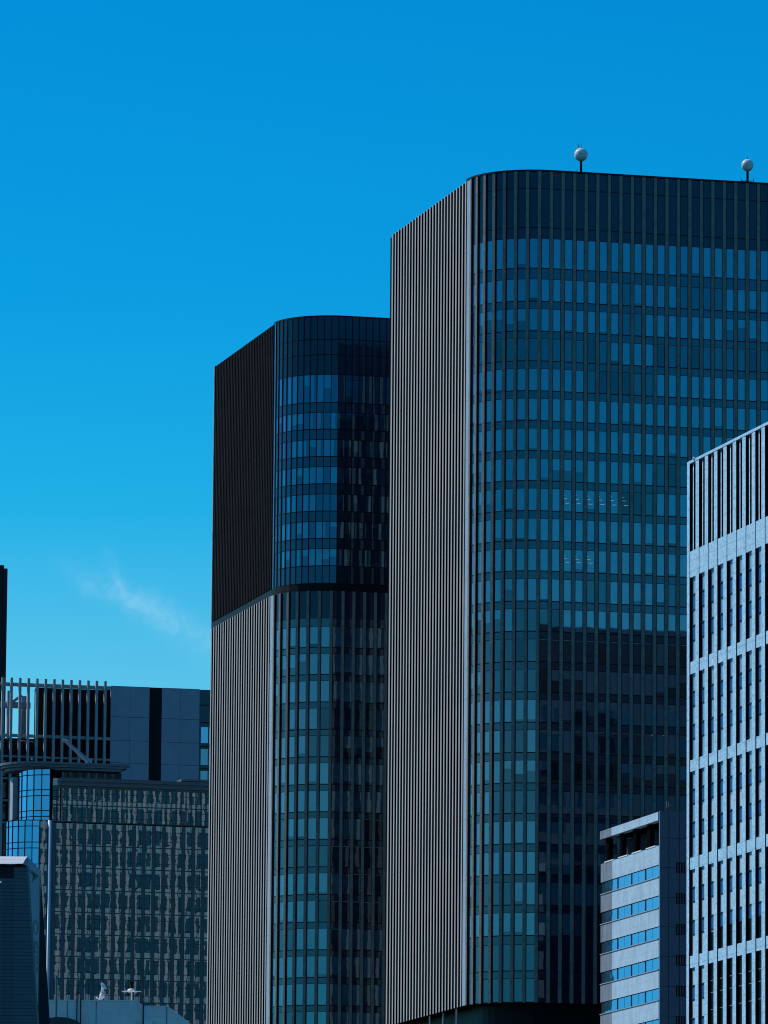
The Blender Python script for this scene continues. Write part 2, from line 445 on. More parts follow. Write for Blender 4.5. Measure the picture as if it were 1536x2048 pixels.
# ---------- lower tower left of it
P2 = flat(at(543, 1150, 968)); OL2 = Outline(P2, 8.6, 8, 1.62, 22)
OL2b = Outline(P2+U*.12+V*.12, 8.6, 13, 1.02, 35)
LF2, W2 = 38.8, 8.6+1.62*47
za2 = lambda y: at(645, y, 960).z
ZT2 = at(548, 646, 968).z; ZM2a, ZM2b = at(543, 1178, 968).z, at(543, 1193, 968).z
t2 = thing('office_tower', 'dark rounded office tower whose black upper half sits on a pale striped lower half', 'building', (P2.x, P2.y, 0))
b = MB(CORE); b.prism(body_poly(OL2, LF2, W2, .3), 0, ZT2-.3); b.build('tower_core', t2)
b = MB(CORE)
for k in range(12): b.box(P2, U, V, .16, .36, k*3, k*3+2.98, 0, ZT2-.2)
b.build('side_wall', t2)
b = MB(BLACK); strip(b, OL2, 0, 30, ZM2b, ZM2a, -.05, BLACK, .2); b.box(P2, U, V, .05, .2, 0, LF2, ZM2b, ZM2a); b.build('recess_band', t2)
top = MB(TOPP, RAIL); strip(top, OL2b, 0, 48, za2(745), ZT2-.1, .02, TOPP)
for y in (675, 706): strip(top, OL2b, 0, 48, za2(y), za2(y)+.12, .06, RAIL, .07)
top.build('parapet_band', t2)
cap = MB(RAIL); strip(cap, OL2b, 0, 48, ZT2-.12, ZT2+.08, .1, RAIL, .5); cap.build('roof_coping', t2)
H2 = za2(854)-za2(908.6)
rows2 = [(za2(800.5), za2(745), za2(745), 'blue')]
y = 854.0; prev = za2(800.5)
zz = za2(854)
while zz > za2(1165):
    rows2.append((zz, zz+H2*.61, prev, 'blue')); prev = zz; zz -= H2
rows2.append((ZM2a, ZM2a+.05, prev, 'blue'))
vis2 = lambda x, y: 548 < x < 775
bays(t2, OL2b, rows2, 48, rng, visible=vis2)
for i in range(0, 49):
    n = OL2b.nrm[i]; t = Vector((-n.y, n.x, 0)); k = MB(RAIL)
    k.box(OL2b.pts[i], t, -n, -.06, .06, -.12, .05, ZM2a, ZT2-.05); k.build('mullion', t2)
fins(t2, OL2, LF2, 38, ZM2a, ZT2-.25, DFIN, 'dark_fin', .22, .45, inset=.12)
# lower half
H3 = (za2(1291)-za2(1455.5))/3
rows3 = []; prev = za2(1234)
zz = za2(1291)
first = True
while zz > 0:
    rows3.append((zz, za2(1250) if first else zz+H3*.76, prev, 'office')); prev = zz; zz -= H3; first = False
b3 = MB(TOPP, RAIL); strip(b3, OL2, 0, 30, za2(1234), ZM2b, .02, TOPP); b3.build('blank_band', t2)
class SubRoot: pass
bays_root = t2
def office_lower():
    its = []
    bays(t2, OL2, rows3, 30, rng, visible=vis2)
office_lower()
pilasters(t2, OL2, range(1, 30), 0, ZM2b, .42, STONE)
fins(t2, OL2, LF2, 25, 0, ZM2b, FINL)
corner_panel(t2, OL2, 0, ZM2b, CPAN)
CPAN2 = mat('corner_glass_edge', (.04, .10, .18), .3, .4, gloss=.25, gcol=(.6, .8, 1))
corner_panel(t2, OL2b, ZM2a, ZT2, CPAN2, .08)
rear_side(t2, OL2, LF2, W2, 0, ZT2, H2, RSTONE, RSPAN)
b = MB(BLACK); O = OL2.C; b.box(O, U, V, 7.0, 26, -5.5, 6, ZT2-.3, ZT2+.55); b.build('roof_plant_room', t2)

# ------------------------------------------------------------------ globe masts and small roof gear of the tall tower
ZR = ZT1
GLASSB = mat('frosted_globe', (.80, .80, .80), .18, .5, var=.18, vscale=.7)
def globe(px, py, r, label, spike):
    base = at(px, 350, 885); t = thing('globe_mast', label, 'mast', (base.x, base.y, ZR-.5), 'globe masts on the tall tower roof')
    c = at(px, py, 885); c.x = base.x; c.y = base.y
    m = MB(BLACK); m.tube([(base.x, base.y, ZR-.5), (base.x, base.y, c.z-r*.98)], .17); m.build('pole', t)
    m = MB(GLASSB); k = 16
    m.lathe(c, [(r*math.sin(math.pi*i/k), -r*math.cos(math.pi*i/k)) for i in range(k+1)], 28); m.build('globe', t, smooth=True)
    m = MB(GREYM); m.lathe(c-Vector((0, 0, 0)), [(r*1.005, -.03), (r*1.02, 0), (r*1.005, .03)], 28); m.build('seam_ring', t)
    m = MB(BLACK); m.tube([c+Vector((0, 0, r*.98)), c+Vector((0, 0, r+spike))], .05, 6, r1=.02); m.build('lightning_rod', t)
    return t
ga = globe(1162, 309.5, .92, 'glass globe mast with tall spike and small prong, left of two on the roof', .75)
c = at(1157, 294, 885); m = MB(BLACK); m.tube([c, c+Vector((-.05, 0, .35))], .06); m.build('prong', ga)
gb = globe(1495, 330.5, .83, 'whiter globe mast with side rail at its foot, right of two on the roof', .3)
fb = Vector(gb.location); m = MB(BLACK)
zf = at(1495, 362, 885).z
m.tube([(fb.x-.85, fb.y, zf), (fb.x+.85, fb.y, zf)], .05); m.tube([(fb.x-.85, fb.y, zf-.1), (fb.x-.85, fb.y, zf+.3)], .05); m.tube([(fb.x+.85, fb.y, zf-.3), (fb.x+.85, fb.y, zf+.35)], .05)
m.build('side_rail', gb)
c = at(1006, 350, 883); m = MB(BLACK); m.tube([(c.x, c.y, ZR-.5), (c.x, c.y, at(1006, 342.5, 883).z)], .05); k = at(1006, 341, 883); m.lathe(k, [(0, -.15), (.13, -.08), (.15, .05), (0, .15)], 10, m=WHITE)
tag(m.build('roof_lamp'), 'tiny pale lamp on the curved roof edge of the tallest tower', 'lamp')
c = at(1153.6, 350, 884); m = MB(BLACK); m.tube([(c.x, c.y, ZR-.5), (c.x, c.y, at(1153.6, 341, 884).z)], .05)
tag(m.build('whip_aerial'), 'tiny dark rod beside the foot of the left globe mast', 'aerial')

# ------------------------------------------------------------------ pale stone building at the right edge
GST = mat('pale_stone_cladding', (.36, .60, .76), .7, .25, var=.30, vscale=2.2, joints=(1.28, .72), bump=.03, bscale=2.5)
GREC = mat('light_blue_spandrel', (.26, .52, .70), .35, .4, gloss=.12, gcol=(.75, .92, 1.0), wave=.012, wscale=.9, var=.12, vscale=.8)
GWIN = mat('blue_window', (.03, .16, .36), .25, .4, gloss=.15, gcol=(.35, .65, 1.0), wave=.006, wscale=.8)
YG = 800
G0 = flat(at(1373.5, 1400, YG)); ZG = at(1374, 925, YG).z
zg = lambda y: at(1376, y, YG).z
gt = thing('stone_office_building', 'pale blue-grey stone office building with deep black slots at the right edge', 'building', (G0.x, G0.y, 0))
NB, PER, PW, DEP = 26, 3.72, 1.34, .40
LG = NB*PER
b = MB(CORE); b.box(G0, U, V, .9, 52, -LG, -.3, 0, ZG-1.0); b.build('core_wall', gt)
b = MB(GST); b.box(G0, U, V, 0, .9, -1.05, 0, 0, ZG+.02, GST, mf=FIND); b.build('corner_pier', gt)
piers = []
for i in range(1, NB):
    p = MB(GST); y1 = -(i)*PER+.2
    p.box(G0, U, V, 0, .9, y1-PW, y1, 0, ZG-.35, GST, mf=FIND)
    p.build('pier', gt)
cp = MB(GST); cp.box(G0, U, V, -.05, 1.2, -LG, -1.06, ZG-.33, ZG, GST); cp.build('coping', gt)
zones = [(1351, 1523), (1546, 1717.7), (1741.6, 1914), (1938, 2110), (2134, 2306)]
bands = [(1106, 1158), (1326.6, 1351), (1523, 1546), (1717.7, 1741.6), (1914, 1938), (2110, 2134)]
zones = [(1158, 1326.6)] + zones
for (ya, yb) in bands:
    b = MB(GST)
    dd = .06 if ya < 1110 else .10
    for i in range(NB):
        b.box(G0, U, V, dd, .8, -(i+1)*PER+.21, -i*PER-PW+.19 if i else -1.06, zg(yb), zg(ya))
    b.build('stone_band', gt)
rec = MB(GREC); rec.box(G0, U, V, DEP, DEP+.3, -LG, -.3, 0, zg(1120)); rec.build('recessed_glazing', gt)
GPALE = mat('pale_sky_reflection', (.50, .68, .78), .4, .4, gloss=.1, var=.12, vscale=.8)  # pale panels: bright low sky mirrored in the glass, put into the colour
for (y0, y1) in ((1741.6, 1914), (1938, 2100), (1546, 1717.7)):
    for i in range(NB):
        if y0 == 1546 and i % 3 == 0: continue
        b1 = -i*PER-PW+.19 if i else -1.06; b0 = -(i+1)*PER+.21
        k = MB(GPALE)
        a = y0+(y1-y0)*(.42 if y0 == 1546 else .03); k.box(G0, U, V, DEP-.012, DEP+.05, b0, b1, zg(y1), zg(a)); k.build('pane_tone', gt)
lou = MB(BLACK); lou.box(G0, U, V, .7, .88, -LG, -.3, zg(1106), ZG-.4); lou.build('louvre_backing', gt)
for i in range(NB):
    m = MB(GST); bb = (-i*PER+.2-PW if i else -1.06)-.52
    m.box(G0, U, V, .26, .6, bb-.36, bb, zg(1106), ZG-.5, GST, mf=FIND); m.build('slender_mullion', gt)
DKG = mat('dark_reflection_glass', (.006, .012, .018), .3, .3, gloss=.12, gcol=(.6, .8, .9), wave=.01, wscale=.6, var=.3, vscale=.5)  # dark reflections of trees and buildings, put into the glass colour
for i in range(2, NB):
    b1 = -i*PER-PW+.19; b0 = -(i+1)*PER+.21
    k = MB(DKG); k.box(G0, U, V, DEP-.03, DEP+.1, b0, b1, 0, zg(1938.5)); k.build('dark_reflection', gt)
    k = MB(DKG); k.box(G0, U, V, DEP-.03, DEP+.1, b0, b1, zg(1913.6), zg(1868 if i > 2 else 1876)); k.build('dark_reflection', gt)
    for yy in (1972, 1996, 2030):
        k = MB(GREYM); k.box(G0, U, V, DEP-.09, DEP-.031, b0, b1, zg(yy+i*.2), zg(yy+i*.2)+.06); k.build('light_transom', gt)
items = []
for (ya, yb) in zones:
    hz = yb-ya
    lv = ((1194, 1222), (1256, 1283)) if ya == 1158 else ((ya+hz*.215, ya+hz*.365), (ya+hz*.598, ya+hz*.745))
    for (y0, y1) in lv:
        for i in range(NB if y1 < 1935 else 2):
            k = MB(GWIN, RAIL); b1 = -i*PER-PW+.19 if i else -1.06; b0 = -(i+1)*PER+.21
            k.box(G0, U, V, DEP-.05, DEP+.1, b0, b1, zg(y1), zg(y0), GWIN)
            k.box(G0, U, V, DEP-.16, DEP-.051, b0, b1, zg(y0), zg(y0)+.14, RAIL)
            k.box(G0, U, V, DEP-.12, DEP-.051, b0, b1, zg(y1)-.10, zg(y1), RAIL)
            pq = proj(Vector(G0+V*b1+Vector((0, 0, zg(y0))))); items.append((k, 100-abs(i)*.1 if pq[0] < 1536 and pq[1] < 2048 else 0))
windows_out(items, 'window', gt)
# far side, mirrored in the tall tower
fs = MB(mat('dark_granite', (.05, .055, .06), .5, .3, var=.2)); fs.box(G0, U, V, .72, 52, -.3, 0, 0, ZG-.05)
fs.build('far_side_wall', gt)
fw = MB(PAND)
zz = 4.0
while zz < ZG-14:
    for i in range(13): fw.face([G0+U*(3+i*3.7+2.2)+V*.02+Vector((0, 0, zz)), G0+U*(3+i*3.7)+V*.02+Vector((0, 0, zz)), G0+U*(3+i*3.7)+V*.02+Vector((0, 0, zz+2.4)), G0+U*(3+i*3.7+2.2)+V*.02+Vector((0, 0, zz+2.4))])
    zz += 3.9
fw.build('far_side_glazing', gt, kind='stuff')
ns = MB(GST); ns.box(G0, U, V, 0, 52, -LG-.5, -LG-.02, 0, ZG); ns.build('near_side_wall', gt)
fw = MB(PAND)
zz = 4.0
while zz < ZG-14:
    for i in range(13): fw.box(G0, U, V, 3+i*3.7, 5.2+i*3.7, -LG-.52, -LG-.4, zz, zz+2.4)
    zz += 3.9
fw.build('near_side_glazing', gt, kind='stuff')
c = at(1388, 917, 797); m = MB(WHITE); m.lathe(c, [(0, -.22), (.18, -.12), (.2, .05), (0, .22)], 10); m.tube([(c.x, c.y, ZG-.1), (c.x, c.y, c.z-.15)], .05, m=GREYM)
tag(m.build('roof_lamp'), 'tiny white ball lamp on the coping of the pale stone building', 'lamp')

# ------------------------------------------------------------------ small banded building between
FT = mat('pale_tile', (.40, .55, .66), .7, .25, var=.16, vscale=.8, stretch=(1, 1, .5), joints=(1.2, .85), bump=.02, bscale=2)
FW2 = mat('shadowed_tile', (.19, .23, .27), .75, .2, var=.28, vscale=.9, stretch=(1, 1, .2), joints=(1.2, .85))  # far end bay: cast shadow put into the tile colour, plus streaky stains
FS = mat('slate_panel', (.14, .21, .29), .55, .3, var=.08, vscale=.7, joints=(3.68, .35))
FG = mat('bright_window', (.02, .08, .15), .25, .3, gloss=.60, gcol=(.38, .60, .95), wave=.006, wscale=.8)
YF = 827.5
F0 = flat(at(1319, 1900, YF)); zf_ = lambda y: at(1319, y, YF).z
ft = thing('banded_office_building', 'small pale banded office building with roof loggia, wedged between the tallest tower and stone building', 'building', (F0.x, F0.y, 0))
LFF = 26.0; ZF = zf_(1623)
b = MB(CORE); b.box(F0, U, V, .8, 22, .35, LFF, 0, zf_(1700)); b.build('core_wall', ft)
b = MB(FS); b.box(F0, U, V, .02, 23, -.02, .34, 0, zf_(1622)); b.build('slate_end_wall', ft)
for aa in (1.15, 2.55, 3.95, 5.4):
    b = MB(RAIL); b.box(F0, U, V, aa, aa+.05, -.026, 0, 0, zf_(1624)); b.build('panel_joint', ft)
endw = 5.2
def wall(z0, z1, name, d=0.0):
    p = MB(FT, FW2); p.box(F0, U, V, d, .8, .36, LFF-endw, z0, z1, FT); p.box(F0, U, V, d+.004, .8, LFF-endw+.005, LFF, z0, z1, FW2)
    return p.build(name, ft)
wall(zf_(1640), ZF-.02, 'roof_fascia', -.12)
b = MB(CORE); b.box(F0, U, V, .805, 22, .36, LFF, zf_(1634), ZF-.1); b.build('roof_slab', ft)
b = MB(mat('loggia_back', (.07, .08, .10), 1, .0)); b.box(F0, U, V, 3.2, 3.5, .36, LFF, zf_(1705), zf_(1640)); b.build('loggia_wall', ft)
for k in range(4):
    bb = 5.2+k*6.1; q = MB(MATTE)
    A = F0+V*bb
    z0, z1 = zf_(1692), zf_(1641)
    pts = lambda off: [A+U*(.3+off)+V*0+Vector((0, 0, z0)), A+U*(.3+off)+V*1.2+Vector((0, 0, z0)), A+U*(.3+off)+V*1.2+Vector((0, 0, z1)), A+U*(.3+off)+V*.6+Vector((0, 0, z1+.9)), A+U*(.3+off)+Vector((0, 0, z1))]
    p0, p1 = pts(0), pts(.6); q.face(p0[::-1]); q.face(p1)
    for i in range(5):
        j = (i+1) % 5; q.face([p0[i], p0[j], p1[j], p1[i]])
    q.build('loggia_column', ft)
k = MB(WHITE); k.box(F0, U, V, 2.2, 2.5, 2.2, 3.4, zf_(1692), zf_(1681)); k.build('roof_cabinet', ft)
lip = MB(WHITE)
for k in range(4): lip.box(F0, U, V, -.06, .25, .4+k*6.1+1.4, k*6.1+5.9, zf_(1690)-.02, zf_(1690)+.12)
lip.build('parapet_lip', ft)
top = 1690.5
for k in range(9):
    y0 = 1728.5+61.7*k; y1 = y0+24
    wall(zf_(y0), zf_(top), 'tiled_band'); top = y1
    s = MB(RAIL); s.box(F0, U, V, .16, .5, .36, LFF, zf_(y1), zf_(y0), RAIL); s.build('window_strip', ft)
    s = MB(GREYM); s.box(F0, U, V, -.1, .15, .36, LFF, zf_(y1)-.1, zf_(y1)+.0, GREYM); s.build('sill', ft)
    bay = 6.1; bb = .55
    while bb < LFF-1.5:
        for h in (0, 1):
            q = MB(FG, RAIL); a0 = bb+h*2.78; q.box(F0, U, V, .10, .155, a0, min(a0+2.66, LFF-.1), zf_(y1)+.06, zf_(y0)-.1, FG)
            if a0+.5 < LFF: q.build('window', ft)
        bb += bay
for k in range(9):
    y0 = 1723.5+61.7*k; q = MB(BLACK, FS)
    q.box(F0, U, V, 2.12, 9, -.03, .0, zf_(y0+21.5), zf_(y0), BLACK)
    for j in range(12): q.box(F0, U, V, 2.3+j*.33, 2.42+j*.33, -.06, -.031, zf_(y0+21.5)+.05, zf_(y0)-.05, FS)
    q.build('louvre', ft)
c = at(1335, 1625, 820); m = MB(GREYM)
m.tube([(c.x-.1, c.y, ZF-.3), (c.x-.1, c.y, ZF+.55)], .045); m.tube([(c.x-.1, c.y, ZF+.5), (c.x+.12, c.y, ZF+.3), (c.x+.15, c.y, ZF-.2)], .04)
tag(m.build('roof_aerial'), 'tiny hooked aerial on the roof of the small banded building', 'aerial')

# ------------------------------------------------------------------ dark slab at the left edge
YA = 1320
a1 = flat(at(13.5, 1250, YA)); ZA = at(13, 1137, YA).z
at_ = thing('dark_tower', 'black tower sliver rising at the left edge behind the louvred building', 'building', (a1.x, a1.y, 0))
b = MB(mat('black_cladding', (.012, .016, .022), .6, .2)); b.box(a1, U, V, -28, 0, 0, 30, 0, ZA); b.build('tower_shaft', at_)
b = MB(RAIL); b.box(a1, U, V, -28, -.6, .5, 20, ZA, ZA+.7); b.build('roof_plant', at_)

# ------------------------------------------------------------------ louvred building with grey panel wall
YB = 1215
B0 = flat(at(220, 1500, YB)); zb_ = lambda y: at(220, y, YB).z
mB = lambda px: (px-220)*YB/FPX/ .968
bt = thing('louvred_building', 'building with tall open roof fins on its left and grey metal panels on its right', 'building', (B0.x, B0.y, 0))
PANEL = mat('grey_blue_panel', (.34, .33, .40), .55, .3, var=.07, vscale=.5)
ZBt = zb_(1371)
def bx(m, px0, px1, b0, b1, y0, y1, mm=None):
    m.box(B0, U, V, mB(px0), mB(px1), b0, b1, zb_(y1) if y1 else 0, zb_(y0), mm)
# tiles of the panel wall
ys = [1371, 1433, 1480, 1525, 1570, 1615, 1660, 1705, 1750]
for (x0, x1) in ((220.3, 258.6), (259, 297.3), (322.3, 359.3), (359.7, 397.5)):
    for j in range(len(ys)-1):
        p = MB(PANEL); bx(p, x0, x1, 0, .4, ys[j]+.35, ys[j+1]-.35); p.build('wall_panel', bt)
b = MB(CORE); bx(b, 220.5, 470, .41, 8, 1373, None); b.build('core_wall', bt)
b = MB(BLACK); bx(b, 297.6, 322, .15, .4, 1371.5, 1760); b.build('dark_slot', bt)
BW = mat('pale_blind_pane', (.10, .27, .36), .5, .2, gloss=.2, gcol=(.6, .85, 1))
BB2 = mat('blue_reflecting_pane', (.02, .12, .25), .3, .2, gloss=.45, gcol=(.35, .7, 1))
b = MB(TOPP); bx(b, 398, 470, .2, .4, 1372, 1760); b.build('corner_glazing', bt)
for (y0, y1, mm) in ((1447, 1479, BB2), (1491, 1523, BW), (1535, 1567, BW), (1579, 1611, BB2)):
    for x0 in (401.5, 418, 434):
        p = MB(mm); bx(p, x0, x0+14, .1, .19, y0, y1); p.build('window', bt)
for yy in (1402, 1437, 1485, 1530):
    p = MB(RAIL); bx(p, 399, 470, .04, .09, yy, yy+1.6); p.build('transom', bt)
# roof fins and frame
FINB = mat('grey_fin', (.36, .36, .36), .6, .3, var=.18, vscale=.5)
for k in range(-6, 13):
    px = 4.5+k*16.9; p = MB(FINB)
    dy = (px-220)*-.0  # fins stand level
    bx(p, px-2.4, px+2.4, -.9, -.3, 1364, 1900); p.build('fin', bt)
for (y0, y1) in ((1373, 1380), (1475, 1481), (1518, 1522), (1562, 1566), (1606, 1610), (1650, 1654), (1694, 1698)):
    p = MB(FINB); bx(p, -120, 219.5, -.28, .2, y0, y1); p.build('frame_beam', bt)
b = MB(BLACK); bx(b, 76, 219.8, 1.2, 3.5, 1379, 1483); b.build('plant_screen', bt)
b = MB(BLACK, CORE); bx(b, -120, 219.8, 1.0, 30, 1482, None); b.build('lower_block', bt)
for (x0, x1, b0, b1, y0, y1) in ((28, 36, 6, 6.8, 1381, 1481), (-14, -8, 6, 6.8, 1381, 1481), (60, 70, 8, 9, 1388, 1481), (-120, 76, 6.9, 7.6, 1402, 1414)):
    p = MB(PANEL); bx(p, x0, x1, b0, b1, y0, y1); p.build('roof_post', bt)
p = MB(PANEL); A = B0+V*7
p.tube([A+U*mB(28)+Vector((0, 0, zb_(1412))), A+U*mB(58)+Vector((0, 0, zb_(1388)))], .35, 4); p.build('roof_brace', bt)
p = MB(GREYM)
for (x, y) in ((10, 1483), (45, 1486), (60, 1487)): bx(p, x, x+9, .4, .9, y, y+2.5)
p.build('plant_pipes', bt)
for j in range(6):
    for k in range(-6, 5):
        px = 4.5+k*16.9; p = MB(PAND); bx(p, px+3.2, px+13.6, .7, .99, 1527+44*j, 1558+44*j)
        if k < 1: p.build('window', bt)

# ------------------------------------------------------------------ glass building with rounded drum and canopy
YC = 1120
C0 = flat(at(100, 1800, YC)); zc = lambda y: at(100, y, YC).z
mC = lambda px: (px-100)*YC/FPX/.968
ct = thing('glass_office_building', 'glass office building with wavy reflections, a blue rounded corner and curved roof canopy', 'building', (C0.x, C0.y, 0))
CG = mat('wavy_mirror_glass', (.012, .022, .028), .3, .2, gloss=.46, gcol=(.78, .93, 1.0), wave=.0019, wscale=.65, grough=.005)
CGB = mat('drum_glass', (.004, .03, .08), .3, .2, gloss=.62, gcol=(.22, .62, 1.0), wave=.006, wscale=.6, grough=.01)
CP = mat('slate_blue_metal', (.10, .12, .14), .5, .3, var=.12, vscale=.6)
CT = mat('transom_metal', (.07, .08, .085), .5, .3)
def cx(m, px0, px1, b0, b1, y0, y1, mm=None): m.box(C0, U, V, mC(px0), mC(px1), b0, b1, zc(y1) if y1 else 0, zc(y0), mm)
b = MB(CORE); cx(b, 101, 480, .5, 26, 1572, None); cx(b, 121, 480, .6, 20, 1560, 1572.5); b.build('core_wall', ct)
ST = 44.4
rowsC = [(1575, 1608.5), (1608.5, 1642)]
y = 1645.0
while y < 2250: rowsC.append((y, y+ST)); y += ST
items = []
for r, (ya, yb) in enumerate(rowsC):
    upper = r < 2
    for k in range(-1, 20):
        x0 = 100+19.8*k if k >= 0 else 118-19.8
        if k < 0: continue
        p = MB(CG, CT); x1 = x0+19.8
        if upper and k == 0: x0 = 118
        for h in (0, 1):
            xa = x0+(x1-x0)*h/2+.35; xb = x0+(x1-x0)*(h+1)/2-.35
            # each lite sits at its own slight tilt
            t1_, t2_ = rng.uniform(-.0006, .0006), rng.uniform(-.0006, .0006)
            for (fa, fb) in ((0, .30), (.30, .72), (.72, 1)):
                a, c = ya+(yb-ya)*fa+.3, ya+(yb-ya)*fb-.3
                q = [C0+U*mC(xa)-V*(t1_)+Vector((0, 0, zc(c))), C0+U*mC(xb)-V*(t2_)+Vector((0, 0, zc(c))), C0+U*mC(xb)-V*t2_+Vector((0, 0, zc(a))), C0+U*mC(xa)-V*t1_+Vector((0, 0, zc(a)))]
                p.face(q, CG)
        for fa in (.30, .72):
            yy = ya+(yb-ya)*fa; cx(p, x0+.2, x1-.2, -.05, .12, yy-.45, yy+.45, CT)
        xm = (x0+x1)/2; cx(p, xm-.5, xm+.5, -.06, .11, ya+.5, yb-.5, CT)
        items.append((p, (yb-ya)*(x1-x0) if yb < 2060 and x1 < 425 and not (ya > 1990 and x0 < 340) else 0))
    s = MB(CT); cx(s, 100, 480, -.11, .2, yb-.7, yb+1.2, CT); s.build('transom', ct)
windows_out(items, 'window', ct)
for k in range(0, 20):
    px = 100+19.8*k+6; p = MB(CP); cx(p, px-2.4, px+2.4, -.42, .1, 1646, None); p.build('pier', ct)
for k in range(0, 38):
    px = 112+9.9*k; p = MB(CT); cx(p, px-.5, px+.5, -.14, .1, 1576, 1645); p.build('upper_mullion', ct)
# sunlit corner fin
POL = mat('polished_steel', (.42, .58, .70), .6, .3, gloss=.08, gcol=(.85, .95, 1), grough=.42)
p = MB(POL); q = C0+U*mC(97)-V*.35; p.tube([q, q+Vector((0, 0, zc(1641)))], .30, 20); p.build('corner_column', ct, smooth=True)
p = MB(CP); cx(p, 100.2, 103, -.48, .6, 1641, None); p.build('corner_trim', ct)
# cornice
CON = mat('cornice_metal', (.16, .165, .17), .5, .3, var=.1)
for (y0, y1, d) in ((1554.5, 1558, .5), (1558.2, 1562, 1.0), (1562.2, 1566, .7), (1566.2, 1571, .9), (1571.2, 1575, .35)):
    p = MB(CON); cx(p, 117-d*2, 480, -d, 3, y0, y1); p.build('cornice_ledge', ct)
p = MB(CON, BLACK); cx(p, 362, 480, 1.5, 8, 1546.5, 1550.5); cx(p, 372, 480, 2.2, 7, 1550.6, 1556, BLACK); p.build('roof_hatch', ct)
# drum: lower and upper
def drum(Cc, R, y0, y1, a0, a1, n, nrow, name):
    d = MB(CGB)
    pts = [Cc + (-U*math.cos(a0+(a1-a0)*i/n) - V*math.sin(a0+(a1-a0)*i/n))*R for i in range(n+1)]
    z0, z1 = (zc(y1) if y1 else 0), zc(y0)
    root = MB(CORE); root.prism([tuple(Cc+(q-Cc)*.96) for q in pts]+[tuple(Cc+U*R*.9+V*0), tuple(Cc+U*R*.9+V*R), tuple(Cc-U*R*.9+V*R)], z0, z1-.05)
    core = root.build(name, ct)
    for i in range(n):
        d.face([(pts[i].x, pts[i].y, z0), (pts[i+1].x, pts[i+1].y, z0), (pts[i+1].x, pts[i+1].y, z1), (pts[i].x, pts[i].y, z1)])
    d.build('curved_glazing', core)
    g = MB(RAIL)
    for i in range(0, n+1):
        q = Cc+(pts[i]-Cc)*1.008; g.box(Vector((q.x, q.y, 0)), U, V, -.07, .07, -.07, .07, z0, z1)
    zz = z1; k = 0
    while zz > max(z0, zc(1760)):
        for i in range(n):
            a, c = Cc+(pts[i]-Cc)*1.01, Cc+(pts[i+1]-Cc)*1.01
            for q in (zz, zz-1.0):
                g.face([(a.x, a.y, q-.14), (c.x, c.y, q-.14), (c.x, c.y, q), (a.x, a.y, q)])
        zz -= (z1-z0)/nrow if nrow else 3.7
    g.build('glazing_bars', core)
    return pts
RL = 5.2; CL = C0+U*(mC(74.0)-.1)+V*RL
CL = C0 + U*mC(82) + V*(RL+.1)
drum(CL, RL, 1640, None, math.radians(-25), math.radians(100), 9, 0, 'corner_drum')
p = MB(CG, CT); cx(p, 76, 93, .05, .3, 1641, None, CG)
for yy in range(1660, 2060, 22): cx(p, 76, 93, -.02, .04, yy, yy+1.2, CT)
p.build('corner_bay', ct)
RU = 5.6; CU = C0 + U*mC(112) + V*(RU+.6)
drum(CU, RU, 1536, 1640, math.radians(-10), math.radians(78), 6, 2.5, 'upper_drum')
p = MB(CG, CT); cx(p, 103, 117.5, .4, .7, 1555, 1641, CG)
for yy in (1580, 1592, 1608, 1620): cx(p, 103, 117.5, .33, .39, yy, yy+1.2, CT)
p.build('upper_bay', ct)
p = MB(mat('grey_stone', (.36, .36, .38), .7, .2, var=.2, vscale=1.0, joints=(1.5, .8))); cx(p, 38, 62, 6.5, 9, 1548, 1634); p.build('stone_pier', ct)
p = MB(PAND, CP); cx(p, 100, 246, 3.0, 6, 1538, 1556, PAND)
for k in range(9): cx(p, 118+k*14, 121+k*14, 2.85, 3.0, 1541, 1555.5, CP)
p.build('attic_wall', ct)
# canopy: curved plate
can = MB(mat('canopy_metal', (.16, .19, .23), .5, .3, var=.1))
Cc = C0+U*mC(88)+V*7.5; R = 6.6
pl = []
for i in range(13):
    a = math.radians(-40)+math.radians(130)*i/12; pl.append(Cc+(-U*math.cos(a)-V*math.sin(a))*R*(1.0))
pl += [C0+U*mC(258)+V*.9, C0+U*mC(258)+V*12]
def scaled(k): 
    cen = sum((q for q in pl), Vector((0, 0, 0)))/len(pl); return [tuple(q+(cen-q).normalized()*k) for q in pl]
can.prism(pl, zc(1526.5), zc(1522)); can.prism(scaled(.5), zc(1531.5), zc(1526.7)); can.prism(scaled(1.3), zc(1537), zc(1531.7))
can.build('roof_canopy', ct)
# maintenance boom on the roof
q0, q1 = at(178, 1524, 1124), at(131, 1482, 1124)
m = thing('roof_crane', 'slanting pale window cleaning crane arm on the roof canopy', 'crane', (q0.x, q0.y, q0.z))
k = MB(GREYM); k.tube([q0, q1], .42, 6, r1=.30); k.build('boom', m)
k = MB(GREYM); k.tube([q1+Vector((-.5, 0, .15)), q1+Vector((.5, 0, -.1))], .3, 6); k.build('boom_head', m)
k = MB(GREYM); k.tube([q0-Vector((0, 0, .6)), q0+Vector((0, 0, .5))], .55, 8); k.build('turret', m)
c = at(64, 1519, 1118); m = MB(BLACK); m.tube([(c.x, c.y, zc(1527)), (c.x, c.y, c.z)], .08); m.lathe(c, [(0, -.25), (.2, -.1), (.2, .1), (0, .25)], 8, m=GREYM)
tag(m.build('roof_lamp'), 'tiny grey lamp on top of the curved roof canopy', 'lamp')

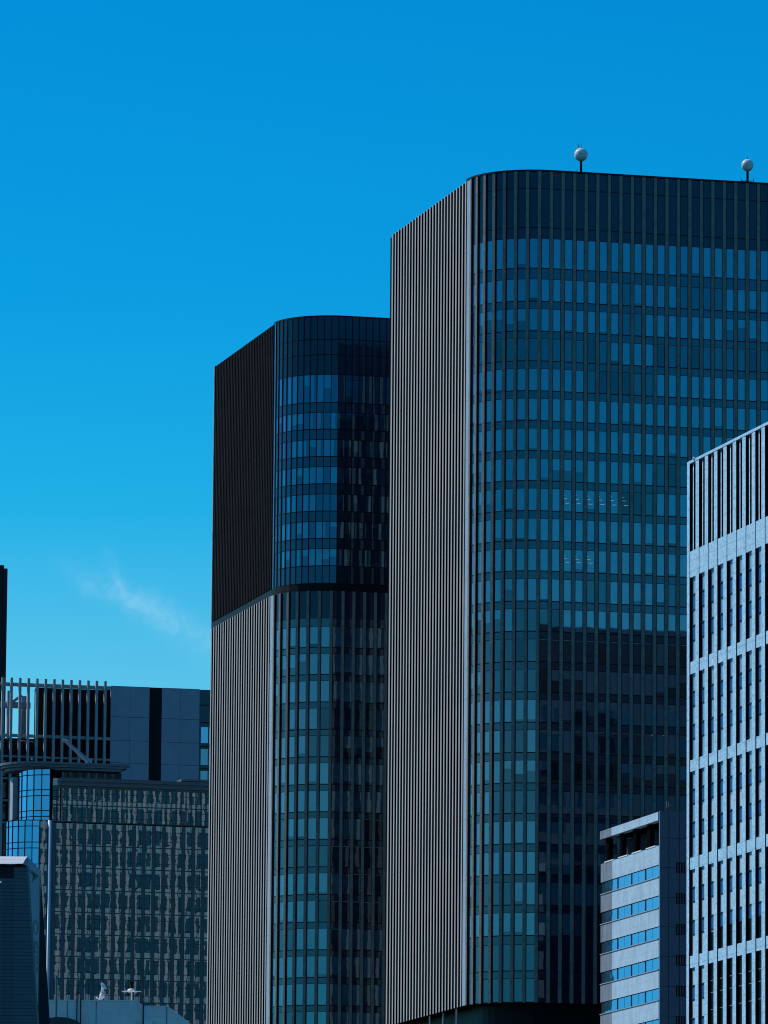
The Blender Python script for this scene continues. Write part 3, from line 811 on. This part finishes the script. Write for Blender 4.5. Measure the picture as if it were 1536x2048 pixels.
# ------------------------------------------------------------------ grey penthouse at the bottom with aerials
YE = 620
pe = lambda x, y, d=0: at(x, y, YE+d)
E0 = flat(pe(84, 2020))
et = thing('grey_roof_building', 'light grey rooftop block with sloping right shoulder at the bottom edge', 'building', (E0.x, E0.y, 0))
EW = mat('light_grey_sheet', (.86, .74, .72), .6, .3, var=.12, vscale=.9, stretch=(1, 1, .5))
Xe = Vector((1, 0, 0)); Ye = Vector((0, 1, 0)); sE = YE/FPX
ex = lambda px: (px-84)*sE
ze = lambda y: pe(200, y).z
b = MB(EW); b.box(E0, Xe, Ye, ex(60), ex(274), 0, 12, 0, ze(2001.5)); b.build('main_wall', et)
prof = [(274.2, 2001.5), (290, 2011), (334, 2011), (345, 2017), (395, 2056), (395, 2300), (274.2, 2300)]
b = MB(EW)
f0 = [E0+Xe*ex(x)+Ye*.3+Vector((0, 0, ze(y))) for x, y in prof]; f1 = [q+Ye*11 for q in f0]
b.face(f0[::-1]); b.face(f1)
for i in range(len(prof)):
    j = (i+1) % len(prof); b.face([f0[i], f0[j], f1[j], f1[i]])
b.build('sloped_shoulder', et)
ET = mat('pale_trim', (.80, .79, .77), .6, .3)
for (x0, x1, y0, y1, dd) in ((84, 274, 2000.2, 2002.6, -.08), (84, 274, 2021.5, 2022.5, -.03), (84, 274, 2040.5, 2041.5, -.03), (291, 334, 2010, 2012, .2), (291, 332, 2030, 2031, .26)):
    p = MB(ET); p.box(E0, Xe, Ye, ex(x0), ex(x1), dd, dd+.3 if dd > .1 else 0, ze(y1), ze(y0)); p.build('wall_trim', et)
for x in (134.5, 192, 271, 333):
    p = MB(RAIL if x != 271 else ET); d = 0 if x < 272 else .3; p.box(E0, Xe, Ye, ex(x), ex(x+.8), d-.05, d, 0, ze(2003 if x < 272 else 2012)); p.build('wall_seam', et)
for x in (154, 161.5):
    p = MB(BLACK); p.tube([E0+Xe*ex(x)-Ye*.25, E0+Xe*ex(x)-Ye*.25+Vector((0, 0, ze(1985 if x < 158 else 1996)))], .055); p.build('downpipe', et)
p = MB(BLACK); p.tube([E0+Xe*ex(286.5)+Ye*.1, E0+Xe*ex(286.5)+Ye*.1+Vector((0, 0, ze(2005)))], .06); p.build('downpipe', et)
p = MB(WHITE); p.box(E0, Xe, Ye, ex(289), ex(304), -.5, .2, ze(2056), ze(2040)); tag(p.build('roof_cabinet'), 'small white cabinet at the bottom edge against the grey roof block', 'cabinet')
# pale leaning panel
p = MB(ET); p.tube([pe(276, 2042, -.4), pe(275, 2026, -.4)], .07, 6); p.build('stay', et)
# pole
p = MB(mat('grey_pole', (.13, .16, .19), .5, .3)); c = pe(112, 2040, -3); p.tube([(c.x, c.y, pe(112, 2034, -3).z), (c.x, c.y, pe(112, 1951, -3).z)], .10, 8); p.tube([pe(108, 1951.5, -3), pe(116, 1951.5, -3)], .05, 6)
tag(p.build('roof_pole'), 'thin grey pole standing left of the satellite dish', 'pole')
# dome vault in front
p = MB(mat('dark_vault', (.05, .06, .07), .6, .3)); prev = None; c = pe(118, 2100, -8); r = 50*sE
ring = []
for i in range(19):
    a = math.pi*i/18; ring.append(Vector((c.x+math.cos(a)*46*sE, c.y, pe(118, 2034, -8).z+(math.sin(a)-1)*22*sE)))
ring2 = [q+Vector((0, 6, 0)) for q in ring]
for i in range(18): p.face([ring[i+1], ring[i], ring2[i], ring2[i+1]])
p.face([ring[i] for i in range(19)]+[Vector((ring[18].x, c.y, 0)), Vector((ring[0].x, c.y, 0))])
for q, q2 in ((ring[0], ring2[0]), (ring[18], ring2[18])): p.face([q, q2, Vector((q2.x, q2.y, 0)), Vector((q.x, q.y, 0))])
tag(p.build('vaulted_building'), 'dark rounded vault roof at the bottom beside the tapered sign tower', 'building')
# satellite dish
zt = ze(2001.5)
c = pe(205, 1985, 1)
dt = thing('satellite_dish', 'white satellite dish on its mount at the edge of the grey roof', 'dish', (pe(203, 2001, 1).x, c.y, zt))
p = MB(WHITE); cc = pe(206.5, 1972.5, 1); ax = Vector((.75, -.35, .55))
p.lathe(cc, [(0, -.10), (.18, -.08), (.34, .0), (.40, .08), (.36, .06), (.2, -.02), (0, -.05)], 20, ax); p.build('reflector', dt, smooth=True)
p = MB(WHITE); p.tube([pe(201.5, 1999, 1), pe(204.5, 1983, 1), cc-ax*.05], .16, 8, r1=.10); p.build('mount', dt)
p = MB(WHITE); c2 = pe(204, 1992, 1); p.lathe(c2, [(0, -.28), (.22, -.2), (.24, .1), (.1, .25), (0, .28)], 12); p.build('motor_housing', dt, smooth=True)
p = MB(GREYM); p.tube([pe(209, 1991, .8), pe(209.5, 1982, .8)], .08, 6); p.build('cable', dt)
p = MB(WHITE); p.tube([pe(194, 1995.5, .8), pe(200, 1999, .8)], .06, 6); p.lathe(pe(194, 1995.5, .8), [(0, -.1), (.1, 0), (0, .1)], 8); p.build('feed_arm', dt)
p = MB(WHITE); p.lathe(Vector((pe(203, 2001, 1).x, c.y, zt)), [(.25, 0), (.25, .06), (.12, .14), (0, .14)], 12); p.build('foot', dt)
# disc aerial
c = pe(263, 2001, 1)
dt = thing('disc_aerial', 'white wide disc aerial on a thin pole with black tip', 'aerial', (c.x, c.y, zt))
zd = pe(263, 1982.5, 1).z
p = MB(WHITE); p.tube([(c.x, c.y, zt), (c.x, c.y, zd)], .07); p.build('pole', dt)
p = MB(WHITE)
for k in range(8):
    a = k*math.pi/4+.3; p.tube([(c.x, c.y, zd), (c.x+math.cos(a)*.95, c.y+math.sin(a)*.95, zd-.02)], .05, 6, r1=.03)
p.build('radial_rods', dt)
p = MB(WHITE); p.lathe((c.x, c.y, zd), [(0, -.05), (.42, -.03), (.45, .05), (.3, .2), (0, .28)], 20); p.build('hub', dt)
p = MB(BLACK); p.tube([(c.x, c.y, zd+.2), (c.x, c.y, pe(263, 1962, 1).z)], .12, 8); p.lathe((c.x, c.y, pe(263, 1965, 1).z), [(0, -.2), (.24, -.15), (.24, .1), (0, .15)], 12); p.build('tip', dt)

# ------------------------------------------------------------------ tapered clad sign tower at the lower left
YD = 300
pd = lambda x, y, d=0: at(x, y, YD+d)
d0 = pd(40, 2048)
st = thing('sign_tower', 'dark tapered boarded tower with white eaves and a narrow sign face, lower left', 'building', (d0.x, d0.y, 0))
BRD = mat('dark_boarding', (.09, .125, .15), .6, .3, var=.10, vscale=1.2, stretch=(1, 1, 3), joints=(.158, .35))
SGN = mat('slate_sign_face', (.24, .27, .36), .55, .3, var=.05)
DKF = mat('black_trim', (.010, .014, .022), .5, .2)
def lean(p, q, ztop, zbot):
    """extend the edge p->q (pixel top, pixel bottom; same depth) down to the ground"""
    a, b_ = p, q; t = (a.z-zbot)/(a.z-b_.z); return a, a+(b_-a)*t
# front face corners
A0, A1 = lean(pd(53, 1730), pd(74.5, 2048), 0, 0)
Lx = -60
b = MB(BRD); b.face([pd(Lx, 2048)*1 - Vector((0, 0, pd(Lx, 2048).z)), A1, A0, pd(Lx, 1730)])
b.build('boarded_front', st)
p = MB(mat('plain_board_strip', (.055, .088, .12), .6, .3, var=.06))
p = MB(BRD)
b = MB(DKF); b.box(flat(pd(0, 1740)), Xe, Ye, ex(-60)*0-1.3, 27.5*YD/FPX, -.03, .0, pd(0, 1756).z, pd(0, 1733).z); b.build('dark_window', st)
for (x0, x1) in ((9, 27.5),):
    q = MB(mat('grooved_board', (.075, .108, .135), .6, .3, joints=(.158, .35))); q.face([pd(x0-6, 2048, -.02)-Vector((0, 0, pd(x0-6, 2048, -.02).z)), pd(x1-5, 2048, -.02)-Vector((0, 0, pd(x1, 2048, -.02).z)), pd(x1, 1757, -.02), pd(x0, 1757, -.02)]); q.build('recessed_boarding', st)  # slightly darker boarding with dark joints
# right face: frame strip, sign panel, black reveal
B0_, B1_ = lean(pd(57.5, 1733, .6), pd(77, 2048, .6), 0, 0)
F_0, F_1 = lean(pd(79, 1752, 3.4), pd(75.8, 2048, 3.4), 0, 0)
R_0, R_1 = lean(pd(82, 1755, 4.4), pd(100, 2048, 4.4), 0, 0)
b = MB(DKF); b.face([A1, B1_, B0_, A0]); b.build('corner_trim', st)
def seg(a, b_, y):
    """point on edge a->b_ at photo height y"""
    for k in range(40):
        pass
    ya, yb = proj(a)[1], proj(b_)[1]
    lo, hi = 0.0, 1.0
    for k in range(40):
        m_ = (lo+hi)/2
        if proj(a+(b_-a)*m_)[1] < y: lo = m_
        else: hi = m_
    return a+(b_-a)*lo
Ea, Eb = seg(B0_, B1_, 2010), seg(F_0, F_1, 2010)
b = MB(SGN)
def rung(k):
    y = 1752+258*k/24
    return (seg(B0_, B1_, y), seg(F_0, F_1, y)) if k else (B0_, F_0)
for k in range(24):
    (a, c), (a2, c2) = rung(k), rung(k+1); b.face([a2, c2, c, a])
b.build('sign_face', st)
b = MB(DKF); b.face([F_1, R_1, R_0, F_0]); b.face([B1_, F_1, Eb, Ea]); b.build('black_reveal', st)
b = MB(DKF); b.face([pd(60, 1738, .3), pd(79, 1752, 3.0), pd(68, 1760, 1.6), pd(62, 1774, .8), pd(70, 1752, 1.8)]); b.build('soffit_wedge', st)
# sign marks: ring mark and narrow plates
MK = mat('navy_mark', (.012, .018, .06), .5, .3); MK2 = mat('pale_mark', (.30, .27, .36), .5, .3)
def onface(s, y):
    a, c = seg(B0_, B1_, y), seg(F_0, F_1, y); q = a+(c-a)*s
    return q+(EYE-q).normalized()*.12
def mark(m, pts, mm): m.face([onface(s, y) for s, y in pts], mm)
mk = MB(MK, MK2)
for k in range(14):
    a, c = 2*math.pi*k/14, 2*math.pi*(k+1)/14
    f_ = lambda t, q: (.52+.40*q*math.cos(t), 1855+15*q*math.sin(t))
    mark(mk, [f_(a, 1), f_(c, 1), f_(c, .66), f_(a, .66)], MK)
for y0 in (1845, 1852, 1859, 1866): mark(mk, [(.28, y0), (.60, y0+1), (.60, y0+3.5), (.28, y0+2.5)], MK2)
mk.build('ring_mark', st)
mk = MB(MK, MK2)
for (s0, s1, y0, y1) in ((.1, .9, 1882, 1889), (.1, .35, 1889, 1902), (.6, .9, 1889, 1898), (.1, .9, 1902, 1906), (.3, .85, 1910, 1928), (.15, .5, 1928, 1932), (.2, .9, 1934, 1944)):
    mark(mk, [(s0, y0), (s1, y0+1), (s1, y1+1), (s0, y1)], MK)
mk.build('sign_characters', st)
# roof: white steep eaves and right slope
b = MB(mat('white_roof_tile', (.78, .79, .78), .5, .3, joints=(.16, .8), var=.05))
r0 = pd(-60, 1728, -.35); r1 = pd(46, 1727, -.35); r2 = pd(50, 1719.5, .05); r3 = pd(55, 1713, .55); r4 = pd(-60, 1712, .55)
b.face([r0, r1, r2, r3, r4]); b.build('eaves', st)
b = MB(SGN); S0, S1 = pd(51, 1715, .2), pd(82, 1741, 4.3)
b.face([pd(46, 1727, -.34), pd(53, 1731, 0), pd(57, 1722, .3), pd(55, 1713, .56), pd(51, 1718, .1)])
b.face([pd(53, 1731, 0), pd(82.5, 1756, 4.4), pd(82, 1741, 4.3), pd(55, 1713, .56)]); b.build('verge_board', st)
b = MB(DKF); b.face([pd(-60, 1734, -.30), pd(52, 1734, -.02), pd(46, 1728.2, -.34), pd(-60, 1729, -.34)]); b.build('eaves_soffit', st)
b = MB(SGN); b.box(Vector((pd(45, 1727).x, YD, 0)), Xe, Ye, -2.4, -.05, .15, 7, 0, pd(0, 1735).z); b.build('tower_core', st)
c = pd(0, 1767, -1.2); b = MB(WHITE); b.face([pd(-30, 1771, -1.2), pd(-4, 1771, -1.2), pd(4, 1762.5, -1.0), pd(-30, 1762.5, -1.0)]); b.face([pd(-30, 1773, -.9), pd(-4, 1773, -.9), pd(-4, 1771, -1.2), pd(-30, 1771, -1.2)])
b.build('lower_eaves', st)
